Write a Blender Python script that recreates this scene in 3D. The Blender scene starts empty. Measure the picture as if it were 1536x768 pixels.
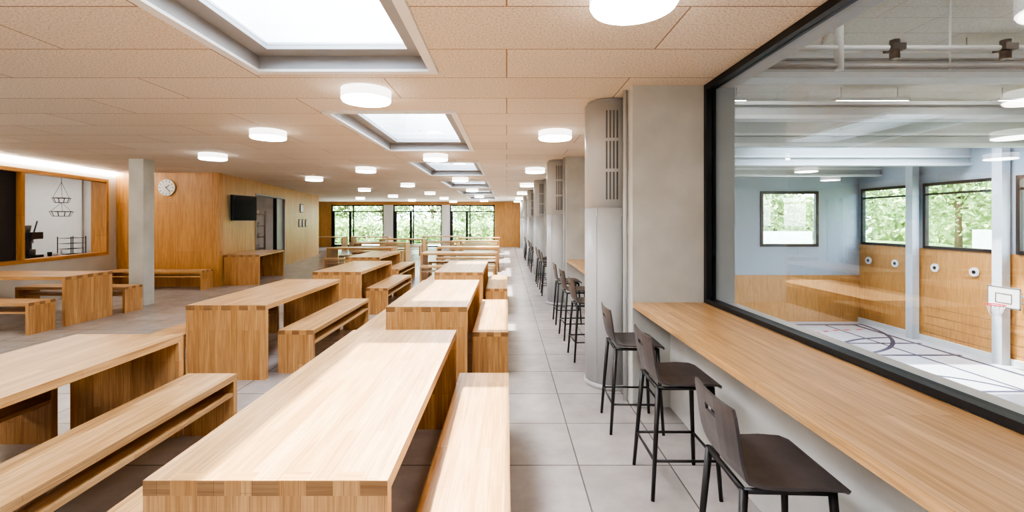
import bpy, math, random
from mathutils import Vector, Matrix
random.seed(7)
S = bpy.context.scene
F=665.0; CH=2.76; EYE=1.6
# ------------------------------------------------------------------ materials
def nt(name):
    m=bpy.data.materials.new(name); m.use_nodes=True
    t=m.node_tree; b=t.nodes['Principled BSDF']; return m,t,b
def N(t,k,**kw):
    n=t.nodes.new(k)
    for a,v in kw.items(): setattr(n,a,v)
    return n
def ramp(t,stops):
    r=N(t,'ShaderNodeValToRGB'); e=r.color_ramp.elements
    while len(e)<len(stops): e.new(0.5)
    for i,(p,c) in enumerate(stops):
        e[i].position=p; e[i].color=(*c,1)
    return r
def plain(name,col,rough=0.5,metal=0.0,var=0.06,scale=8.0,bump=0.0,spec=0.5):
    m,t,b=nt(name)
    tc=N(t,'ShaderNodeTexCoord'); n=N(t,'ShaderNodeTexNoise'); n.inputs['Scale'].default_value=scale
    n.inputs['Detail'].default_value=6
    t.links.new(tc.outputs['Object'],n.inputs['Vector'])
    lo=tuple(c*(1-var) for c in col); hi=tuple(min(1,c*(1+var)) for c in col)
    r=ramp(t,[(0.3,lo),(0.7,hi)])
    t.links.new(n.outputs['Fac'],r.inputs['Fac']); t.links.new(r.outputs['Color'],b.inputs['Base Color'])
    b.inputs['Roughness'].default_value=rough; b.inputs['Metallic'].default_value=metal
    b.inputs['Specular IOR Level'].default_value=spec
    if bump:
        bp=N(t,'ShaderNodeBump'); bp.inputs['Strength'].default_value=bump; bp.inputs['Distance'].default_value=0.01
        t.links.new(n.outputs['Fac'],bp.inputs['Height']); t.links.new(bp.outputs['Normal'],b.inputs['Normal'])
    return m
def oak(name,c1,c2,dark,stave=(0.9,0.055),rough=0.32,mortar=0.0008,grain=0.62):
    m,t,b=nt(name)
    uv=N(t,'ShaderNodeUVMap'); uv.uv_map='UVMap'
    br=N(t,'ShaderNodeTexBrick'); br.inputs['Scale'].default_value=1.0
    br.inputs['Color1'].default_value=(*c1,1); br.inputs['Color2'].default_value=(*c2,1)
    br.inputs['Mortar'].default_value=(*dark,1)
    br.inputs['Mortar Size'].default_value=mortar; br.inputs['Mortar Smooth'].default_value=0.3
    br.inputs['Brick Width'].default_value=stave[0]; br.inputs['Row Height'].default_value=stave[1]
    br.offset=0.37; t.links.new(uv.outputs[0],br.inputs['Vector'])
    mp=N(t,'ShaderNodeMapping'); mp.inputs['Scale'].default_value=(3.0,95,1)
    t.links.new(uv.outputs[0],mp.inputs['Vector'])
    n=N(t,'ShaderNodeTexNoise'); n.inputs['Scale'].default_value=1.0; n.inputs['Detail'].default_value=7
    n.inputs['Roughness'].default_value=0.65; n.inputs['Distortion'].default_value=0.5
    t.links.new(mp.outputs[0],n.inputs['Vector'])
    r=ramp(t,[(0.34,(0.60,0.52,0.44)),(0.60,(1.06,1.06,1.06))])
    t.links.new(n.outputs['Fac'],r.inputs['Fac'])
    mx=N(t,'ShaderNodeMix',data_type='RGBA',blend_type='MULTIPLY'); mx.inputs[0].default_value=grain
    t.links.new(br.outputs['Color'],mx.inputs[6]); t.links.new(r.outputs['Color'],mx.inputs[7])
    mp2=N(t,'ShaderNodeMapping'); mp2.inputs['Scale'].default_value=(1.1,16,1)
    t.links.new(uv.outputs[0],mp2.inputs['Vector'])
    n2=N(t,'ShaderNodeTexNoise'); n2.inputs['Scale'].default_value=1; n2.inputs['Detail'].default_value=3; n2.inputs['Distortion'].default_value=1.4
    t.links.new(mp2.outputs[0],n2.inputs['Vector'])
    r2=ramp(t,[(0.36,(0.82,0.76,0.70)),(0.6,(1.05,1.05,1.05))]); t.links.new(n2.outputs['Fac'],r2.inputs['Fac'])
    mx2=N(t,'ShaderNodeMix',data_type='RGBA',blend_type='MULTIPLY'); mx2.inputs[0].default_value=0.85
    t.links.new(mx.outputs[2],mx2.inputs[6]); t.links.new(r2.outputs['Color'],mx2.inputs[7])
    t.links.new(mx2.outputs[2],b.inputs['Base Color'])
    b.inputs['Roughness'].default_value=rough
    bp=N(t,'ShaderNodeBump'); bp.inputs['Strength'].default_value=0.08; bp.inputs['Distance'].default_value=0.004
    t.links.new(n.outputs['Fac'],bp.inputs['Height']); t.links.new(bp.outputs['Normal'],b.inputs['Normal'])
    return m
def emis(name,col,s):
    m,t,b=nt(name); b.inputs['Base Color'].default_value=(*col,1)
    b.inputs['Emission Color'].default_value=(*col,1); b.inputs['Emission Strength'].default_value=s
    return m
def glassm(name,tint=(0.98,0.99,0.99)):
    m,t,b=nt(name); t.nodes.remove(b)
    o=t.nodes['Material Output']; tr=N(t,'ShaderNodeBsdfTransparent'); tr.inputs[0].default_value=(*tint,1)
    g=N(t,'ShaderNodeBsdfGlossy'); g.inputs['Roughness'].default_value=0.0
    lw=N(t,'ShaderNodeLayerWeight'); lw.inputs[0].default_value=0.5
    p=N(t,'ShaderNodeMath',operation='POWER'); p.inputs[1].default_value=4.5; t.links.new(lw.outputs['Facing'],p.inputs[0])
    q=N(t,'ShaderNodeMath',operation='MULTIPLY_ADD'); q.inputs[1].default_value=.90; q.inputs[2].default_value=.09; t.links.new(p.outputs[0],q.inputs[0])
    mx=N(t,'ShaderNodeMixShader'); t.links.new(q.outputs[0],mx.inputs[0]); t.links.new(tr.outputs[0],mx.inputs[1]); t.links.new(g.outputs[0],mx.inputs[2])
    t.links.new(mx.outputs[0],o.inputs['Surface']); return m

M={}
M['oak']=oak('oak_sheen_tone',(0.71,0.46,0.235),(0.585,0.35,0.155),(0.34,0.19,0.08))  # pale tone for the tops, skylight sheen put into the colour
M['oakp']=oak('oak_panel_no_sheen',(0.68,0.405,0.18),(0.55,0.305,0.12),(0.31,0.16,0.06))  # same oak, coloured deeper for upright panels that miss the sheen
M['oakend']=oak('oak_end_grain',(0.40,0.225,0.10),(0.34,0.185,0.08),(0.2,0.1,0.05),stave=(0.3,0.3))
M['oakv']=oak('oak_veneer',(0.66,0.365,0.135),(0.60,0.32,0.11),(0.28,0.14,0.05),stave=(3.2,0.62),rough=0.4,mortar=0.002,grain=0.45)
M['conc']=plain('concrete',(0.57,0.57,0.535),0.75,var=0.12,scale=2.5,bump=0.05)
M['concl']=plain('concrete_wall',(0.55,0.545,0.52),0.8,var=0.08,scale=3,bump=0.05)
M['duct']=plain('painted_duct_metal',(0.56,0.565,0.56),0.33,var=0.02)
M['slot']=plain('duct_slot_dark',(0.17,0.17,0.17),0.6)
M['white']=plain('white_paint',(0.82,0.82,0.81),0.6,var=0.02)
M['whitem']=plain('white_lacquer',(0.82,0.82,0.80),0.35,var=0.01)
M['plaster']=plain('light_plaster',(0.68,0.67,0.64),0.8,var=0.03,scale=4)
M['greyfr']=plain('grey_window_frame',(0.36,0.36,0.36),0.45,var=0.03)
M['black']=plain('black_aluminium',(0.016,0.018,0.022),0.4,var=0.1)
M['bboard']=plain('dark_slate_panel',(0.035,0.035,0.045),0.55,var=0.1)
M['leg']=plain('black_steel_leg',(0.022,0.02,0.02),0.4,var=0.1)
M['seat']=plain('stained_dark_plywood',(0.095,0.084,0.083),0.36,var=0.15,scale=14)
M['blue']=plain('bluegrey_wall',(0.40,0.46,0.51),0.7,var=0.03)
M['bluel']=plain('light_bluegrey_post',(0.56,0.61,0.65),0.6,var=0.02)
M['steel']=plain('brushed_steel',(0.55,0.55,0.56),0.3,metal=0.9,var=0.05)
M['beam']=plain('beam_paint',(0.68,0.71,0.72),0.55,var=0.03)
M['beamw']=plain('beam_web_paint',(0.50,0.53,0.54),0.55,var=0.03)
M['gymfl']=plain('sports_floor',(0.56,0.58,0.63),0.3,var=0.03,scale=1.0)
M['red']=plain('red_line_paint',(0.62,0.02,0.03),0.5); M['lblue']=plain('dark_line_paint',(0.02,0.03,0.09),0.5)
M['grass']=plain('grass',(0.16,0.28,0.08),0.9,var=0.4,scale=2)
M['pave']=plain('paving',(0.55,0.53,0.50),0.8,var=0.1)
M['glass']=glassm('window_glass'); 
M['lamp']=emis('lamp_diffuser',(1.0,0.97,0.93),12.0)
M['lampside']=emis('lamp_side_glow',(1.0,0.98,0.95),1.0)
M['led']=emis('led_strip',(1.0,0.95,0.86),12.0)
M['screen']=plain('tv_screen',(0.01,0.01,0.012),0.12)
M['terra']=plain('ceramic_white',(0.8,0.8,0.78),0.3,var=0.02)
M['trunk']=plain('bark',(0.12,0.08,0.05),0.9,var=0.3)
M['gwin']=plain('graffiti_wall',(0.75,0.77,0.80),0.8,var=0.1)
def leafm():
    m,t,b=nt('foliage'); tc=N(t,'ShaderNodeTexCoord'); n=N(t,'ShaderNodeTexNoise'); n.inputs['Scale'].default_value=2.2; n.inputs['Detail'].default_value=8
    t.links.new(tc.outputs['Object'],n.inputs['Vector'])
    r=ramp(t,[(0.32,(0.10,0.18,0.06)),(0.5,(0.28,0.40,0.14)),(0.68,(0.58,0.67,0.34))])
    t.links.new(n.outputs['Fac'],r.inputs['Fac']); t.links.new(r.outputs['Color'],b.inputs['Base Color'])
    b.inputs['Roughness'].default_value=0.7; return m
M['leaf']=leafm()
def floorm():
    m,t,b=nt('floor_tiles'); tc=N(t,'ShaderNodeTexCoord')
    mp=N(t,'ShaderNodeMapping'); mp.inputs['Location'].default_value=(0.13,0.1,0)
    t.links.new(tc.outputs['Object'],mp.inputs['Vector'])
    br=N(t,'ShaderNodeTexBrick'); br.offset=0; br.inputs['Scale'].default_value=1
    br.inputs['Brick Width'].default_value=0.6; br.inputs['Row Height'].default_value=0.6
    br.inputs['Mortar Size'].default_value=0.005; br.inputs['Mortar Smooth'].default_value=0.1
    br.inputs['Color1'].default_value=(0.385,0.35,0.335,1); br.inputs['Color2'].default_value=(0.43,0.395,0.38,1)
    br.inputs['Mortar'].default_value=(0.16,0.145,0.14,1)
    t.links.new(mp.outputs[0],br.inputs['Vector'])
    n=N(t,'ShaderNodeTexNoise'); n.inputs['Scale'].default_value=3.5; n.inputs['Detail'].default_value=9; n.inputs['Roughness'].default_value=.62
    t.links.new(tc.outputs['Object'],n.inputs['Vector'])
    r=ramp(t,[(0.3,(0.82,0.82,0.82)),(0.7,(1.12,1.12,1.12))]); t.links.new(n.outputs['Fac'],r.inputs['Fac'])
    mx=N(t,'ShaderNodeMix',data_type='RGBA',blend_type='MULTIPLY'); mx.inputs[0].default_value=1
    t.links.new(br.outputs['Color'],mx.inputs[6]); t.links.new(r.outputs['Color'],mx.inputs[7])
    t.links.new(mx.outputs[2],b.inputs['Base Color']); b.inputs['Roughness'].default_value=0.27
    bp=N(t,'ShaderNodeBump'); bp.inputs['Strength'].default_value=0.3; bp.inputs['Distance'].default_value=0.003; bp.invert=True
    t.links.new(br.outputs['Fac'],bp.inputs['Height']); t.links.new(bp.outputs['Normal'],b.inputs['Normal'])
    return m
M['floor']=floorm()
def ceilm(name,ca,cb):
    m,t,b=nt(name); tc=N(t,'ShaderNodeTexCoord')
    br=N(t,'ShaderNodeTexBrick'); br.offset=0.5; br.inputs['Scale'].default_value=1
    br.inputs['Brick Width'].default_value=2.0; br.inputs['Row Height'].default_value=0.6
    br.inputs['Mortar Size'].default_value=0.005; br.inputs['Mortar Smooth'].default_value=0.1
    br.inputs['Color1'].default_value=(*ca,1); br.inputs['Color2'].default_value=(*cb,1)
    br.inputs['Mortar'].default_value=(0.38,0.25,0.17,1)
    t.links.new(tc.outputs['Object'],br.inputs['Vector'])
    n=N(t,'ShaderNodeTexNoise'); n.inputs['Scale'].default_value=75; n.inputs['Detail'].default_value=4; n.inputs['Roughness'].default_value=0.7
    t.links.new(tc.outputs['Object'],n.inputs['Vector'])
    r=ramp(t,[(0.36,(0.62,0.56,0.50)),(0.54,(1.05,1.05,1.05))]); t.links.new(n.outputs['Fac'],r.inputs['Fac'])
    mx=N(t,'ShaderNodeMix',data_type='RGBA',blend_type='MULTIPLY'); mx.inputs[0].default_value=0.85
    t.links.new(br.outputs['Color'],mx.inputs[6]); t.links.new(r.outputs['Color'],mx.inputs[7])
    t.links.new(mx.outputs[2],b.inputs['Base Color']); b.inputs['Roughness'].default_value=0.9
    bp=N(t,'ShaderNodeBump'); bp.inputs['Strength'].default_value=0.35; bp.inputs['Distance'].default_value=0.004
    t.links.new(n.outputs['Fac'],bp.inputs['Height']); t.links.new(bp.outputs['Normal'],b.inputs['Normal'])
    return m
M['ceil']=ceilm('woodwool_acoustic_board',(0.84,0.755,0.65),(0.77,0.68,0.57))
M['ceilg']=ceilm('gym_woodwool_board',(0.74,0.71,0.64),(0.70,0.67,0.60))

# ------------------------------------------------------------------ mesh builder
class B:
    def __init__(s): s.v=[];s.f=[];s.m=[];s.uv=[];s.sm=[];s.mats=[]
    def mi(s,k):
        if k not in s.mats: s.mats.append(k)
        return s.mats.index(k)
    def face(s,pts,mat,uvs=None,smooth=False):
        i=len(s.v); s.v+= [tuple(p) for p in pts]; s.f.append(tuple(range(i,i+len(pts))))
        s.m.append(s.mi(mat)); s.uv.append(uvs or [(p[0],p[1]) for p in pts]); s.sm.append(smooth)
    def box(s,x0,x1,y0,y1,z0,z1,mat,g='y',T=None,off=None):
        off=random.random()*5 if off is None else off
        P=[(x,y,z) for z in (z0,z1) for y in (y0,y1) for x in (x0,x1)]
        i=len(s.v); s.v+=[tuple(T@Vector(p)) if T else p for p in P]
        gi='xyz'.index(g)
        for q,n in (((0,2,3,1),2),((4,5,7,6),2),((0,1,5,4),1),((2,6,7,3),1),((0,4,6,2),0),((1,3,7,5),0)):
            s.f.append(tuple(i+k for k in q)); s.m.append(s.mi(mat)); s.sm.append(False)
            ax=[a for a in range(3) if a!=n]
            if n==gi: u,v=ax
            else: u=gi; v=[a for a in ax if a!=gi][0]
            s.uv.append([(P[k][u]+off,P[k][v]+off*0.7) for k in q])
    def tube(s,p0,p1,r0,mat,r1=None,seg=12,caps=True,sm=True):
        r1=r0 if r1 is None else r1
        p0=Vector(p0);p1=Vector(p1); d=(p1-p0).normalized()
        a=d.orthogonal().normalized(); b=d.cross(a); L=(p1-p0).length
        i=len(s.v)
        for p,r in ((p0,r0),(p1,r1)):
            for k in range(seg):
                t=2*math.pi*k/seg; s.v.append(tuple(p+a*math.cos(t)*r+b*math.sin(t)*r))
        for k in range(seg):
            k2=(k+1)%seg
            s.f.append((i+k,i+k2,i+seg+k2,i+seg+k)); s.m.append(s.mi(mat)); s.sm.append(sm)
            s.uv.append([(0,k/seg),(0,(k+1)/seg),(L,(k+1)/seg),(L,k/seg)])
        if caps:
            for base,rev in ((i,True),(i+seg,False)):
                idx=[base+k for k in range(seg)]
                if rev: idx.reverse()
                s.f.append(tuple(idx)); s.m.append(s.mi(mat)); s.sm.append(False); s.uv.append([(0,0)]*seg)
    def ring(s,c,r0,r1,mat,a0=0,a1=2*math.pi,seg=48,dash=False):
        for k in range(seg):
            if dash and k%2: continue
            t0=a0+(a1-a0)*k/seg; t1=a0+(a1-a0)*(k+1)/seg
            s.face([(c[0]+r*math.cos(t),c[1]+r*math.sin(t),c[2]) for r,t in ((r0,t0),(r1,t0),(r1,t1),(r0,t1))],mat)
    def mesh(s,name):
        me=bpy.data.meshes.new(name); me.from_pydata(s.v,[],s.f)
        for k in s.mats: me.materials.append(M[k])
        ul=me.uv_layers.new(name='UVMap'); j=0
        for p,mi,u,sm in zip(me.polygons,s.m,s.uv,s.sm):
            p.material_index=mi; p.use_smooth=sm
            for q in u: ul.data[j].uv=q; j+=1
        me.update(); return me
def put(name,me,loc=(0,0,0),rz=0,bevel=0,parent=None):
    if isinstance(me,B): me=me.mesh(name)
    o=bpy.data.objects.new(name,me); S.collection.objects.link(o)
    o.location=loc; o.rotation_euler=(0,0,rz)
    if bevel:
        md=o.modifiers.new('bevel','BEVEL'); md.width=bevel; md.segments=2; md.limit_method='ANGLE'
    if parent: o.parent=parent
    return o

# ------------------------------------------------------------------ room shell
Y1=27.0; YB=-4.0
b=B(); b.box(-14,1.9,YB,Y1+0.2,-0.2,0,'floor'); put('floor',b)
SK=[(-3.1,-0.52),(0.86,3.42),(4.7,7.28),(8.7,11.25),(12.8,15.4),(16.9,19.5),(21.0,23.6)]
SX0,SX1=-1.93,-0.56
b=B(); b.box(-14,SX0,YB,Y1+0.2,CH,CH+0.3,'ceil'); b.box(SX1,1.9,YB,Y1+0.2,CH,CH+0.3,'ceil')
ys=[YB]+[v for s in SK for v in s]+[Y1+0.2]
for i in range(0,len(ys),2): b.box(SX0,SX1,ys[i],ys[i+1],CH,CH+0.3,'ceil')
put('ceiling',b)
def skylight(L):
    b=B(); W=SX1-SX0; w=W/2; l=L/2
    def ringbox(x,y,ix,iy,z0,z1,m):
        b.box(-x,x,-y,-iy,z0,z1,m); b.box(-x,x,iy,y,z0,z1,m)
        b.box(-x,-ix,-iy,iy,z0,z1,m); b.box(ix,x,-iy,iy,z0,z1,m)
    ringbox(w+0.03,l+0.03,w-0.035,l-0.035,-0.02,0.0,'white')
    ringbox(w-0.001,l-0.001,w-0.035,l-0.035,0.0,0.10,'greyfr')
    ringbox(w-0.001,l-0.001,w-0.17,l-0.17,0.10,0.15,'greyfr')
    ringbox(w-0.001,l-0.001,w-0.13,l-0.13,0.15,0.60,'white')
    ringbox(w+0.03,l+0.03,w-0.13,l-0.13,0.60,0.64,'greyfr')
    b.box(-w+0.17,w-0.17,-l+0.17,l-0.17,0.125,0.135,'glass')
    return b.mesh('skylight')
skm=skylight(2.57)
for s in SK: put('skylight_window',skm,((SX0+SX1)/2,(s[0]+s[1])/2,CH))
b=B(); b.box(-14,1.9,YB-0.2,YB,-0.2,CH+.3,'plaster'); put('wall_back',b)
b=B(); b.box(-14.2,-14,YB,Y1+.2,-0.2,CH+.3,'plaster'); put('wall_left',b)
TH=math.atan(0.187)
HO=(-9.46,10.75,0); OO=(-6.98,10.75,0)
b=B(); y0h,y1h=-4.6,-0.32; zb,zt=0.80,2.57
b.box(-.15,0,-15.5,y0h,0,CH,'plaster'); b.box(-.15,0,y1h,0.0,0,CH,'plaster')
b.box(-.15,0,y0h,y1h,0,zb,'plaster'); b.box(-.15,0,y0h,y1h,zt,CH,'plaster')
put('wall_serving_hatch',b,HO,TH)
b=B()
fw=0.07
b.box(-.18,.03,y0h,y1h,zb,zb+fw,'oakv','y'); b.box(-.18,.03,y0h,y1h,zt-fw,zt,'oakv','y')
for y in (y0h,-2.62,y1h-fw): b.box(-.18,.03,y,y+fw,zb+fw,zt-fw,'oakv','z')
b.box(-.32,-.18,y1h-.02,y1h,zb,zt,'oakv','z')
b.box(-.32,-.18,-2.55,y1h,zb,zb+fw-.02,'oakv','y')
b.box(-.10,-.06,y0h+fw,-2.62,zb+fw,zt-fw,'bboard')
put('window_1_serving_hatch',b,HO,TH)
b=B(); b.box(0.0,0.05,-15,-0.02,CH-.07,CH-.002,'led'); put('cove_light_strip',b,HO,TH)
b=B(); b.box(-9.5,-6.98,10.75,10.9,0,CH,'oakv','z'); put('wall_oak_front',b)
b=B(); o0,o1,oz=2.37,5.18,2.41
b.box(-.15,0,0,o0,0,CH,'oakv','z',off=0.3); b.box(-.15,0,o1,10.42,0,CH,'oakv','z',off=0.3); b.box(-.15,0,o0,o1,oz,CH,'oakv','z',off=.3)
b.box(-4.8,-.15,10.27,10.42,0,CH,'oakv','z')
b.box(-.15,.02,o0,o0+.05,0,oz,'greyfr'); b.box(-.15,.02,o1-.05,o1,0,oz,'greyfr'); b.box(-.15,.02,o0+.05,o1-.05,oz-.05,oz,'greyfr')
put('wall_oak_side',b,OO,TH)
b=B(); 
b.box(-.09,-.05,o1-.75,o1-.055,0.002,oz-.055,'greyfr'); b.box(-.13,-.02,o1-.82,o1-.752,0.002,oz-.055,'black'); b.tube((-.045,o1-.68,1.0),(-.045,o1-.68,1.25),.012,'steel')
put('door_1',b,OO,TH)
b=B(); b.box(-3.1,-3.0,0.2,10.2,0,CH,'white'); b.box(-3.0,-.2,8.5,8.6,0,CH,'white'); put('wall_kitchen',b,OO,TH)
b=B(); b.box(-2.4,-2.3,-12,-.1,0,CH,'white'); b.box(-2.3,-.15,-.2,-.1,0,CH,'white'); put('wall_kitchen_hatch',b,HO,TH)
k=Y1/F
def fx(px): return (px-760)*k
b=B()
b.box(-14,fx(497),Y1,Y1+.2,0,CH,'oakv','z'); b.box(fx(742),1.9,Y1,Y1+.2,0,CH,'oakv','z')
b.box(fx(497),fx(742),Y1,Y1+.2,2.56,CH,'oakv','x')
b.box(fx(576),fx(590),Y1-.1,Y1+.2,0,2.56,'plaster'); b.box(fx(663),fx(675),Y1-.1,Y1+.2,0,2.56,'plaster')
put('wall_far',b)
def glazing(name,xa,xb,doors,ms):
    b=B(); w=.07; z1=2.56
    b.box(xa,xb,Y1,Y1+.1,0,w,'black'); b.box(xa,xb,Y1,Y1+.1,z1-w,z1,'black')
    b.box(xa,xb,Y1,Y1+.1,2.12,2.18,'black')
    for x in ms: b.box(x-w/2,x+w/2,Y1,Y1+.1,0,z1,'black')
    for (p,q) in doors:
        b.box(p,q,Y1-.03,Y1+.05,0.0,.16,'black'); b.box(p,p+.13,Y1-.03,Y1+.05,0,2.15,'black'); b.box(q-.13,q,Y1-.03,Y1+.05,0,2.15,'black')
        b.tube((q-.18,Y1-.08,.95),(q-.18,Y1-.08,1.25),.015,'steel')
    b.box(xa,xb,Y1+.045,Y1+.055,0,z1,'glass')
    put(name,b)
glazing('window_2',fx(497),fx(576),[(fx(499),fx(527))],[fx(498),fx(530),fx(575)])
glazing('window_3',fx(590),fx(663),[(fx(592),fx(618))],[fx(591),fx(620),fx(662)])
glazing('window_4',fx(675),fx(742),[(fx(676),fx(702))],[fx(676),fx(705),fx(741)])
GF=-3.4; GC=4.9; GX=17.5; GY=22.0
pil=[3.8+4.2*i for i in range(6)]
b=B()
b.box(1.4,1.95,YB,Y1,GF,0.86,'concl'); b.box(1.9,1.95,YB,Y1,CH,GC,'blue')
b.box(1.72,1.95,YB,YB+.3,.86,CH,'concl')
b.box(1.72,1.95,pil[-1]+.3,Y1,.86,CH,'concl')
for p in pil:
    b.box(1.08,1.3999,p,p+.3,0,.86,'conc'); b.box(1.08,1.90,p,p+.3,.86,CH,'conc')
put('wall_right',b)
bays=[(YB+.3,3.8)]+[(pil[i]+.3,pil[i+1]) for i in range(5)]
n=4
for i,(a,c) in enumerate(bays):
    n+=1; b=B(); w=.05; xa,xb=1.69,1.77
    b.box(xa,xb,a,c,.902,.935,'black'); b.box(xa,xb,a,c,CH-.05,CH-.001,'black')
    b.box(xa,xb,a,a+w,.935,CH-.05,'black'); b.box(xa,xb,c-w,c,.935,CH-.05,'black')
    if i==0: b.box(xa,xb,-.2,-.14,.935,CH-.05,'black')
    b.box(xb,1.95,a,c,.861,.90,'white'); b.box(xb,1.94,c-.03,c-.001,.9,CH,'bluel'); b.box(xb,1.94,a,c,CH-.03,CH-.001,'bluel')
    b.box(1.735,1.745,a+w,c-w,.935,CH-.05,'glass')
    put('window_%d'%n,b)
    if i==5: continue
    b=B(); ca=a+.001 if i==0 else a+.42
    b.box(1.08,1.69,ca,c-.002,.855,.90,'oak','y'); b.box(1.30,1.40,ca,c-.002,.78,.855,'oak','y')
    put('window_counter',b,bevel=.002)

def duct():
    b=B(); r=.235; 
    b.tube((0,0,0),(0,0,1.72),r,'duct',seg=48); b.tube((0,0,1.72),(0,0,1.728),r-.006,'duct',seg=48)
    b.tube((0,0,1.728),(0,0,CH-.03),r,'duct',seg=48); b.tube((0,0,CH-.03),(0,0,CH),r-.02,'duct',seg=48)
    b.tube((0,0,0),(0,0,.05),r+.006,'duct',seg=48)
    k=0
    for a0 in range(-108,60,8):
        k+=1
        if k%5==0: continue
        a=math.radians(a0)
        T=Matrix.Rotation(a,4,'Z')
        for zz in (1.80,2.09,2.38):
            b.box(r-.004,r+.0015,-.0085,.0085,zz,zz+.26,'slot',T=T)
    for a in (-2.3,-1.25,2.0): 
        T=Matrix.Rotation(a,4,'Z'); b.box(r-.003,r+.002,-.003,.003,.05,1.72,'greyfr',T=T); b.box(r-.003,r+.008,-.012,.012,1.64,1.72,'duct',T=T)
    return b.mesh('ventilation_duct_column')
dm=duct()
for p in pil: put('ventilation_duct_column',dm,(1.015,p+.6,0))
b=B()
for p in pil[:4]: b.tube((1.055,p+.15,0),(1.055,p+.15,CH),.018,'duct',seg=10)
put('wall_pipe',b)
b=B(); b.box(-7.08,-6.80,8.3,8.56,0,CH,'conc'); put('concrete_pillar',b,bevel=.008)

# ------------------------------------------------------------------ furniture
def table(L=2.0,W=.8,H=.75,name='dining_table'):
    b=B(); t=.05; l=L/2;w=W/2
    b.box(-w,w,-l,l,H-t,H,'oak','y')
    for s in (-1,1):
        ya,yb=(-l,-l+t) if s<0 else (l-t,l)
        b.box(-w,w,ya,yb,0,H-t,'oakp','z')
        nf=9; f=W/nf
        for i in range(nf):
            x=-w+i*f
            e=(-l-.0006,-l+.002) if s<0 else (l-.002,l+.0006)
            if i%2==0: b.box(x,x+f,e[0],e[1],H-t,H-.0005,'oakend','x')
            else:
                b.box(x,x+f,ya,yb,H-.002,H+.0005,'oakp','x')
                b.box(x,x+f,e[0],e[1],H-t,H-.0005,'oakp','z')
    return b.mesh(name)
def bench(L=1.9,W=.37,H=.45,name='bench'):
    b=B(); t=.045; l=L/2;w=W/2
    b.box(-w,w,-l,l,H-t,H,'oak','y')
    for s in (-1,1):
        ya,yb=(-l,-l+t) if s<0 else (l-t,l)
        b.box(-w,w,ya,yb,0,H-t,'oakp','z')
        nf=5; f=W/nf
        for i in range(nf):
            x=-w+i*f; e=(-l-.0006,-l+.002) if s<0 else (l-.002,l+.0006)
            b.box(x,x+f,e[0],e[1],H-t,H-.0005,'oakend' if i%2==0 else 'oakp','x')
    b.box(-w+.02,w-.004,-l+t,l-t,H-.155,H-.13,'oak','y')
    return b.mesh(name)
TMS=[table() for _ in range(4)]; BMS=[bench() for _ in range(4)]
cnt=[0,0]
def T(x0,y0,rz=0):
    me=TMS[cnt[0]%4]; cnt[0]+=1
    if rz: put('dining_table',me,(x0,y0,0),rz)
    else: put('dining_table',me,(x0+.4,y0+1,0))
def Bn(x0,y0,rz=0):
    me=BMS[cnt[1]%4]; cnt[1]+=1
    if rz: put('bench',me,(x0,y0,0),rz)
    else: put('bench',me,(x0+.185,y0+.95,0))
for y in (1.45,4.37,7.3): T(-1.19,y); Bn(-.355,y+(.0 if y<2 else .2)); Bn(-1.58,y+.1)
for y in (1.32,4.45,7.35): T(-3.22,y); Bn(-2.40,y+(.12 if y<2 else .2)); Bn(-3.63,y)
T(-3.75,10.3); Bn(-2.93,10.5); Bn(-4.15,10.4)
R=math.pi/2
def setX(xc,yc,bn=True):
    T(xc,yc,R)
    if bn: Bn(xc,yc-.62,R); Bn(xc,yc+.62,R)
setX(-7.67,7.1,False); Bn(-7.62,6.37,R); Bn(-7.55,7.85,R)
setX(-1.25,12.0); setX(-1.25,14.6); setX(-1.35,19.0); setX(-1.35,22.5)
setX(-4.6,14.2); setX(-4.9,17.5); setX(-4.9,21.0); setX(-7.3,24.0); setX(-3.6,24.6)
T(-6.74,11.95,TH)
LB=bench(2.2,.38,.45,'wall_bench'); put('wall_bench',LB,(-8.1,10.38,0),R)
T(-9.6,23.6,R)

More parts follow.
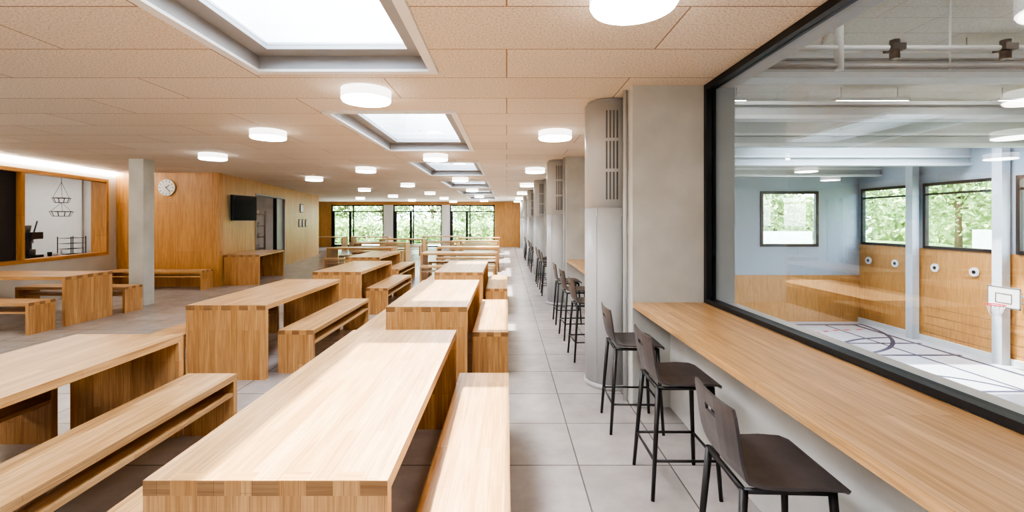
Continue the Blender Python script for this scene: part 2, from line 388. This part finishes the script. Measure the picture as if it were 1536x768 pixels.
def stool():
    b=B()
    prof=[(.205,.628),(.195,.645),(.165,.655),(.08,.652),(-.02,.648),(-.10,.650),(-.150,.660),(-.178,.685),(-.190,.725),(-.200,.78),(-.208,.84),(-.2125,.868),(-.217,.90),(-.220,.925)]
    hw=[.16,.185,.195,.198,.196,.192,.187,.183,.182,.182,.182,.182,.180,.168]
    cols=[-1,-.8,-.55,-.25,.25,.55,.8,1]; th=.012
    def P(i,j,off):
        x,z=prof[i]; a=prof[max(0,i-1)]; c=prof[min(len(prof)-1,i+1)]
        tx,tz=c[0]-a[0],c[1]-a[1]; l=math.hypot(tx,tz); nx,nz=tz/l,-tx/l
        s=cols[j]; bow=.012*s*s
        xx=x+nx*off; zz=z+nz*off
        if i>=7: xx+=bow*1.5
        else: zz+=bow*.6*(1 if i>2 else 0)
        return (xx,s*hw[i],zz)
    nI,nJ=len(prof),len(cols); hole={(10,3)}
    for i in range(nI-1):
        for j in range(nJ-1):
            if (i,j) in hole:
                for (p,q) in (((i,j),(i+1,j)),((i+1,j),(i+1,j+1)),((i+1,j+1),(i,j+1)),((i,j+1),(i,j))):
                    b.face([P(*p,0),P(*q,0),P(*q,th),P(*p,th)],'seat')
                continue
            b.face([P(i,j,0),P(i,j+1,0),P(i+1,j+1,0),P(i+1,j,0)],'seat',smooth=True)
            b.face([P(i,j,th),P(i+1,j,th),P(i+1,j+1,th),P(i,j+1,th)],'seat',smooth=True)
    for i in range(nI-1):
        for j in (0,nJ-1): b.face([P(i,j,0),P(i+1,j,0),P(i+1,j,th),P(i,j,th)],'seat')
    for j in range(nJ-1):
        for i in (0,nI-1): b.face([P(i,j,0),P(i,j+1,0),P(i,j+1,th),P(i,j,th)],'seat')
    top={}; bot={}
    for sx in (-1,1):
        for sy in (-1,1):
            t=(sx*.155-.0+.005,sy*.15,.635); q=(sx*.195,sy*.19,0)
            b.tube(q,t,.011,'leg',r1=.015,seg=10); top[sx,sy]=t; bot[sx,sy]=q
    def at(sx,sy,z):
        u=z/.635; return tuple(bot[sx,sy][k]*(1-u)+top[sx,sy][k]*u for k in range(2))+(z,)
    for (p,q,z) in (((1,-1),(1,1),.22),((-1,-1),(-1,1),.22),((-1,-1),(1,-1),.22),((-1,1),(1,1),.22)):
        b.tube(at(*p,z),at(*q,z),.008,'leg',seg=8)
    for (p,q) in (((1,-1),(1,1)),((-1,-1),(-1,1)),((-1,-1),(1,-1)),((-1,1),(1,1))):
        b.tube(at(*p,.628),at(*q,.628),.011,'leg',seg=8)
    return b.mesh('bar_stool')
SM=stool()
for y,x in ((1.74,1.01),(2.72,1.03),(3.5,.98),(5.2,.95),(6.1,.95),(7.0,.95),(9.6,.95),(10.5,.95),(11.4,.95),(13.8,.95),(14.7,.95),(15.6,.95),(18,.95),(19,.95)):
    put('bar_stool',SM,(x,y,0),random.uniform(-.06,.06))

b=B(); b.tube((0,0,-.085),(0,0,0),.215,'lampside',seg=48); b.tube((0,0,-.1),(0,0,-.084),.205,'lamp',r1=.213,seg=48)
LM=b.mesh('ceiling_lamp')
for x,yl in ((.63,(-1.8,2.2,5.77,9.8,13.8,17.8,21.8,25.4)),(-1.25,(-.1,3.95,7.8,11.95,16.1,20.2,24.5)),(-3.08,(-2.2,1.8,5.73,9.7,13.8,17.8,21.8,25.6)),(-5.1,(-.2,3.7,7.7,11.75,15.9,19.9,23.9)),(-7.2,(1.7,5.0,21.8))):
    for y in yl: put('ceiling_lamp',LM,(x,y,CH))

b=B(); b.tube((0,0,0),(0,-.04,0),.2,'whitem',seg=48)
for i in range(12):
    a=i*math.pi/6
    T_=Matrix.Rotation(a,4,'Y'); b.box(-.006,.006,-.043,-.039,.145,.182,'black',T=T_)
for a,L_ in ((.9,.1),(2.4,.15)):
    T_=Matrix.Rotation(a,4,'Y'); b.box(-.006,.006,-.047,-.041,-.02,L_,'black',T=T_)
put('wall_clock',b,((249-760)/F*10.7,10.745,2.4))
b=B(); b.box(-.03,.03,-.45,.45,-.33,.33,'black'); b.box(.03,.034,-.43,.43,-.31,.31,'screen'); b.tube((-.03,0,0),(-.20,0,0),.03,'black'); b.box(-.24,-.20,-.12,.12,-.12,.12,'black')
put('wall_television',b,(-6.93,11.7,1.93),TH-.3)
for y,z,w,h in ((7.1,1.5,.28,.32),(7.6,1.5,.28,.32),(8.1,1.5,.28,.32),(7.4,2.1,.5,.35)):
    b=B(); b.box(0,.02,-w/2,w/2,-h/2,h/2,'black'); b.box(.02,.024,-w/2+.03,w/2-.03,-h/2+.03,h/2-.03,'white')
    c=Vector(OO)+Matrix.Rotation(TH,3,'Z')@Vector((.001,y,z)); put('picture_frame',b,c,TH)
def loc(O,v): return Vector(O)+Matrix.Rotation(TH,3,'Z')@Vector(v)
b=B()
for z in (.2,.6,1.0,1.4,1.8):
    b.box(-.25,.25,-.9,.9,z,z+.03,'steel')
    if z>.5:
        for y in (-.7,-.35,0,.35,.7): b.tube((0,y,z+.03),(0,y,z+.16),.1,'terra',r1=.13,seg=16)
for x in (-.24,.24):
    for y in (-.88,.88): b.box(x-.02,x+.02,y-.02,y+.02,0,1.95,'steel')
put('kitchen_shelf_rack',b,loc(OO,(-1.0,4.6,0)),TH)
b=B(); b.box(-.3,.3,-.9,.9,0,.88,'steel'); b.box(-.34,.34,-.95,.95,.88,.92,'steel'); b.box(-.02,.30,-.8,.8,.92,.96,'white'); put('kitchen_counter',b,loc(OO,(-.9,2.4,0)),TH)
b=B(); b.box(-.35,.35,-2.2,2.2,0,.8,'white'); b.box(-.38,.38,-2.2,2.2,.8,.84,'steel'); put('kitchen_counter',b,loc(HO,(-.74,-2.45,0)),TH)
b=B(); b.box(-.16,.16,-.2,.2,0,.05,'black'); b.box(-.16,-.02,-.18,.18,.05,.45,'black'); b.box(-.16,.15,-.2,.2,.38,.52,'black'); b.tube((.06,0,.38),(.06,0,.3),.03,'steel'); b.tube((.06,0,.05),(.06,0,.17),.06,'slot'); b.tube((0,.2,.5),(0,.32,.75),.012,'black'); b.tube((0,-.1,.52),(0,-.1,.66),.08,'slot',r1=.1)
put('coffee_machine',b,loc(HO,(-.62,-1.62,.842)),TH+.2)
b=B()
for z,r in ((0,.15),(-.3,.19)):
    for zz,rr in ((z,r),(z-.1,r*.75)):
        for kx in range(20):
            a,c=2*math.pi*kx/20,2*math.pi*(kx+1)/20
            b.tube((rr*math.cos(a),rr*math.sin(a),zz),(rr*math.cos(c),rr*math.sin(c),zz),.006,'leg',seg=5,caps=False)
    for kx in range(10):
        a=2*math.pi*kx/10; b.tube((r*math.cos(a),r*math.sin(a),z),(r*.75*math.cos(a),r*.75*math.sin(a),z-.1),.004,'leg',seg=5,caps=False)
        b.tube((r*.75*math.cos(a),r*.75*math.sin(a),z-.1),(0,0,z-.1),.004,'leg',seg=5,caps=False)
    for kx in range(3):
        a=2*math.pi*kx/3; b.tube((r*math.cos(a),r*math.sin(a),z),(0,0,z+.35 if z==0 else 0.0-.1),.003,'leg',seg=5)
b.tube((0,0,.35),(0,0,.66),.004,'leg',seg=5)
put('hanging_wire_basket',b,loc(HO,(-.56,-.85,2.1)),TH)
b=B()
for z in (0,.12,.24,.36):
    for q in range(7): b.box(-.13,.13,-.22+q*.073-.003,-.22+q*.073+.003,z,z+.006,'leg')
for x in (-.13,.13):
    for y in (-.22,.22): b.box(x-.006,x+.006,y-.006,y+.006,0,.4,'leg')
put('wire_rack',b,loc(HO,(-.56,-.55,.842)),TH)
b=B()
for q,(h,r) in enumerate(((.09,.04),(.06,.05),(.12,.03))): b.tube((0,q*.14,0),(0,q*.14,h),r*.8,'terra' if q else 'leg',r1=r,seg=16)
put('crockery',b,loc(HO,(-.5,-1.25,.842)),TH)
for L_ in (loc(HO,(-1.3,-1.3,CH)),loc(HO,(-1.3,-3.0,CH)),loc(HO,(-1.3,-5,CH)),loc(HO,(-.7,-2.2,CH)),loc(OO,(-1.3,2.6,CH)),loc(OO,(-1.0,5.9,CH)),loc(OO,(-2.2,4.2,CH))): put('ceiling_lamp',LM,L_)  # kitchen ceiling lamps, with extra ones added to brighten the white walls

# ------------------------------------------------------------------ gym
b=B(); b.box(1.95,GX+.3,YB,GY+.2,GF-.2,GF,'gymfl'); put('floor_gym',b)
b=B(); X0,X1,Ya,Yb=9.5,16,13.4,16.2
b.box(1.9,X0,YB,GY+.2,GC,GC+.3,'ceilg'); b.box(X1,GX+.3,YB,GY+.2,GC,GC+.3,'ceilg'); b.box(X0,X1,YB,Ya,GC,GC+.3,'ceilg'); b.box(X0,X1,Yb,GY+.2,GC,GC+.3,'ceilg')
put('ceiling_gym',b)
b=B(); b.box(X0,X1,Ya,Ya+.1,GC,GC+.5,'white'); b.box(X0,X1,Yb-.1,Yb,GC,GC+.5,'white'); b.box(X0,X0+.1,Ya,Yb,GC,GC+.5,'white'); b.box(X1-.1,X1,Ya,Yb,GC,GC+.5,'white'); b.box(X0,X1,Ya,Yb,GC+.48,GC+.5,'glass'); put('gym_skylight_for_reflection',b)  # roof opening added in place of a skylight reflection, also lights the gym
b=B(); b.box(1.95,GX+.3,YB-.2,YB,GF,GC,'blue'); put('wall_gym_back',b)
g=GY/F; wx0,wx1=380*g,467*g; wz0,wz1=.31,3.06
b=B(); b.box(1.95,wx0,GY,GY+.2,-1.1,GC,'blue'); b.box(wx1,GX+.3,GY,GY+.2,-1.1,GC,'blue'); b.box(wx0,wx1,GY,GY+.2,-1.1,wz0,'blue'); b.box(wx0,wx1,GY,GY+.2,wz1,GC,'blue')
b.box(1.95,GX+.3,GY-.03,GY+.2,GF,-1.1,'oakv','z'); put('wall_gym_far',b)
def winx(name,x0,x1,z0,z1,y):
    b=B(); w=.14
    b.box(x0,x1,y-.05,y+.1,z0,z0+w,'black'); b.box(x0,x1,y-.05,y+.1,z1-w,z1,'black'); b.box(x0,x0+w,y-.05,y+.1,z0+w,z1-w,'black'); b.box(x1-w,x1,y-.05,y+.1,z0+w,z1-w,'black')
    b.box(x0+w,x1-w,y+.02,y+.03,z0+w,z1-w,'glass'); put(name,b)
winx('window_11',wx0,wx1,wz0,wz1,GY)
wins=[(19.1,21.85),(15.75,18.6),(12.3,15.2),(8.9,11.8),(5.5,8.4)]
b=B(); zb,zt=.44,3.15
b.box(GX,GX+.2,YB,GY,zt,GC,'blue'); b.box(GX,GX+.2,YB,GY,GF,zb,'oakv','z')
prev=YB
for a,c in sorted(wins): b.box(GX,GX+.2,prev,a,zb,zt,'blue'); prev=c
b.box(GX,GX+.2,prev,GY,zb,zt,'blue')
for zz in (-2.0,-2.35,-2.7,-3.05): b.box(GX-.006,GX,12,18.6,zz,zz+.025,'oakend','y')
b.box(GX-.1,GX,YB,GY,GF,GF+.22,'beam')
put('wall_gym_right',b)
n=12
for a,c in wins:
    b=B(); w=.12
    b.box(GX-.05,GX+.1,a,c,zb,zb+w,'black'); b.box(GX-.05,GX+.1,a,c,zt-w,zt,'black'); b.box(GX-.05,GX+.1,a,a+w,zb+w,zt-w,'black'); b.box(GX-.05,GX+.1,c-w,c,zb+w,zt-w,'black')
    b.box(GX-.03,GX+.08,a+w,c-w,zt-.50,zt-.42,'black')
    b.box(GX+.02,GX+.03,a+w,c-w,zb+w,zt-w,'glass'); put('window_%d'%n,b); n+=1
for y in (18.85,15.47,12.05,8.65): 
    b=B(); b.box(GX-.4,GX-.11,y-.16,y+.16,GF,GC,'bluel'); put('gym_wall_post',b)
for y in (2.6,6.6,9.2,12.5,16.8,20.8):
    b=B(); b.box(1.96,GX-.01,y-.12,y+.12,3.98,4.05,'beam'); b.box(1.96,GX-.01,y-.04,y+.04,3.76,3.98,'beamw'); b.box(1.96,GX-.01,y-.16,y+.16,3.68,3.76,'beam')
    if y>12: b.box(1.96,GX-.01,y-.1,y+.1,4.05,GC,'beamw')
    put('gym_ceiling_beam',b)
b=B()
for z in (3.55,3.78): b.tube((2.0,5.6,z),(GX-.1,5.6,z),.035,'white' if z>3.6 else 'greyfr')
for x in (4.2,5.6,6.9,8.4,10):
    b.tube((x,5.6,3.5),(x,5.6,GC),.05 if x in(4.2,8.4) else .012,'white'); b.tube((x+.7,5.6,3.64),(x+.7,5.6,3.88),.055,'black')
    b.box(x+.62,x+.78,5.52,5.68,3.74,3.82,'black')
put('curtain_rail_pipe',b)
for x,y in ((4.5,4.4),(7.5,4.4),(5,8),(9,8),(13,8),(5,11),(9,11),(13,11),(6,14.8),(6,18.6),(11,18.6)):
    b=B(); b.box(-.9,.9,-.12,.12,0,.08,'whitem'); b.box(-.88,.88,-.1,.1,-.01,0.0,'lamp'); 
    for s in (-.7,.7): b.tube((s,0,.08),(s,0,GC-4.55),.01,'steel',seg=6)
    put('gym_pendant_light',b,(x,y,4.55))
for p in (1304,1344,1404,1463):
    y=GX*F/(p-760); b=B(); b.tube((0,0,0),(-.06,0,0),.17,'whitem',seg=32); b.tube((-.06,0,0),(-.065,0,0),.07,'black',seg=24)
    put('wall_speaker',b,(GX-.005,y,-.32))
b=B(); b.box(-.02,.0,-.5,.5,-.1,.6,'whitem'); 
for (y0,y1,z0,z1) in ((-.5,.5,-.1,-.06),(-.5,.5,.56,.6),(-.5,-.46,-.1,.6),(.46,.5,-.1,.6),(-.25,.25,.05,.08),(-.25,.25,.35,.38),(-.25,-.22,.05,.37),(.22,.25,.05,.37)): b.box(-.026,-.02,y0,y1,z0,z1,'slot')
for kx in range(24):
    a,c=2*math.pi*kx/24,2*math.pi*(kx+1)/24; r=.225
    b.tube((-.28+r*math.cos(a),r*math.sin(a),0),(-.28+r*math.cos(c),r*math.sin(c),0),.018,'red',seg=6)
    if kx%2==0:
        b.tube((-.28+r*math.cos(a),r*math.sin(a),0),(-.28+.6*r*math.cos(a+.4),.6*r*math.sin(a+.4),-.35),.005,'white',seg=4)
        b.tube((-.28+r*math.cos(a),r*math.sin(a),0),(-.28+.6*r*math.cos(a-.4),.6*r*math.sin(a-.4),-.35),.005,'white',seg=4)
for s in (-.3,.3): b.tube((0,s,.3),(.93,s,.3),.03,'steel'); b.tube((0,s,.0),(.93,s,.3),.02,'steel')
put('basketball_hoop',b,(16.55,14.75,-1.2))
b=B(); z=GF+.006
b.ring((16.3,14.65,z),4.2,4.36,'lblue',math.pi*.5,math.pi*1.5,60); b.ring((16.3,14.65,z),5.6,5.76,'red',math.pi*.5,math.pi*1.5,60,True)
b.ring((8.5,16,z),2.6,2.76,'red'); b.ring((8.5,16,z),1.8,1.95,'lblue')
b.ring((12,21.5,z),5.0,5.15,'lblue',math.pi,2*math.pi,60); b.ring((9.5,9,z),3.0,3.14,'lblue'); b.ring((13.0,12.2,z),2.2,2.33,'lblue')
for (xa,xb,ya,yb,m_) in ((3,16.9,21.2,21.4,'lblue'),(3,16.9,9,9.12,'red'),(8.4,8.53,0,21.2,'lblue'),(13.2,13.34,5,21.2,'red'),(11.5,16.9,12.9,13.02,'lblue'),(11.5,16.9,16.4,16.55,'lblue'),(11.5,11.64,12.9,16.4,'lblue'),(16.6,16.75,0,21.2,'lblue'),(3,16.9,18,18.14,'lblue'),(10.2,10.3,4,18,'lblue'),(15.2,15.3,4,21.2,'lblue')):
    b.box(xa,xb,ya,yb,GF+.001,z-.001,m_)
put('court_line_markings',b)

# ------------------------------------------------------------------ outside
b=B(); b.box(-60,60,Y1+.25,90,-.3,-.02,'grass'); b.box(-16,16,Y1+.25,Y1+3.2,-.02,-.005,'pave'); b.box(GX+.35,90,-40,Y1+.25,-.3,-.02,'grass'); put('ground_outside',b)
import numpy as np
rng=np.random.default_rng(3)
def leaves(b,n,pos,size):
    P=pos(n)
    for p in P:
        d=rng.normal(size=3); d/=np.linalg.norm(d)+1e-9; e=np.cross(d,rng.normal(size=3)); e/=np.linalg.norm(e)+1e-9
        s=size*rng.uniform(.6,1.3)
        b.face([tuple(p+s*d),tuple(p+s*.55*e),tuple(p-s*d),tuple(p-s*.55*e)],'leaf')
def hedge(name,x0,x1,y0,y1,h,n,sz=.13):
    b=B(); b.box(x0+.4,x1-.4,y0+.5,y1-.5,0,h-.6,'leaf')
    def pos(n):
        P=rng.uniform((x0,y0,0),(x1,y1,h),size=(n,3)); P[:,2]*=(.82+.18*np.sin(P[:,0]*2.1+P[:,1]*1.7)*np.cos(P[:,0]*.9+1+P[:,1]*.6)); return P
    leaves(b,n,pos,sz); put(name,b)
hedge('garden_hedge',-16,4,Y1+4.2,Y1+5.8,1.8,11000)
hedge('garden_hedge',30.5,33,2,38,4.4,11000,.26)
hedge('garden_hedge',10,30,37,39.5,3.9,8000,.24)
def tree(x,y,h,r,n=4200):
    b=B(); b.tube((0,0,-.3),(0,0,h*.6),.18,'trunk',r1=.1)
    C=[(rng.uniform(-.6,.6)*r,rng.uniform(-.6,.6)*r,h*rng.uniform(.25,.95),r*rng.uniform(.45,.7)) for _ in range(9)]
    for c in C: b.tube((0,0,h*.35),c[:3],.07,'trunk',r1=.02,seg=6)
    def pos(n):
        o=[]
        for i in range(n):
            c=C[i%9]; d=rng.normal(size=3); d/=np.linalg.norm(d); o.append(np.array(c[:3])+d*c[3]*rng.uniform(.5,1.05))
        return np.array(o)
    leaves(b,n,pos,.15); put('garden_tree',b,(x,y,0))
for x,y,h,r in ((-14,39,5,2.6),(-10.5,38,5,2.6),(-6.5,39,6,3),(-2,38,5,2.6),(2,40,6,3),(15,33,6,3),(20,33,6.5,3),(24.5,31,7,3.2),(26.5,26,6.5,3),(27,21,6,3),(26.5,16,6.5,3),(27,10,6,3)): tree(x,y,h,r)
b=B(); b.box(GX+3.5,GX+3.7,6,20,0,1.2,'gwin'); b.box(10,20,GY+7,GY+7.2,0,.9,'gwin'); put('garden_wall',b)

# ------------------------------------------------------------------ light
w=bpy.data.worlds.new('sky'); S.world=w; w.use_nodes=True; t=w.node_tree
bg=t.nodes['Background']; sky=N(t,'ShaderNodeTexSky'); sky.sky_type='NISHITA'; sky.sun_disc=False; sky.sun_elevation=math.radians(55); sky.sun_rotation=math.radians(250)
sky.air_density=1.0; sky.dust_density=2.0
mx=N(t,'ShaderNodeMix',data_type='RGBA'); mx.inputs[0].default_value=.5; mx.inputs[7].default_value=(7.4,8.3,9.3,1)
t.links.new(sky.outputs[0],mx.inputs[6]); t.links.new(mx.outputs[2],bg.inputs[0]); bg.inputs[1].default_value=1.4
sl=bpy.data.lights.new('sun','SUN'); sl.energy=9.0; sl.angle=math.radians(1.2); sl.color=(1,.96,.9)
so=bpy.data.objects.new('sun',sl); S.collection.objects.link(so)
so.rotation_euler=Vector((.30,-.08,-1)).to_track_quat('-Z','Y').to_euler()
S.view_settings.view_transform='AgX'
try: S.view_settings.look='AgX - High Contrast'
except: pass
S.view_settings.exposure=1.05

cam=bpy.data.cameras.new('camera'); co=bpy.data.objects.new('camera',cam); S.collection.objects.link(co)
co.location=(0,0,EYE); co.rotation_euler=(math.pi/2,0,0)
cam.sensor_width=36; cam.lens=F/1536*36; cam.shift_x=8/1536; cam.shift_y=-53/1536; cam.clip_start=.05; cam.clip_end=300
S.camera=co
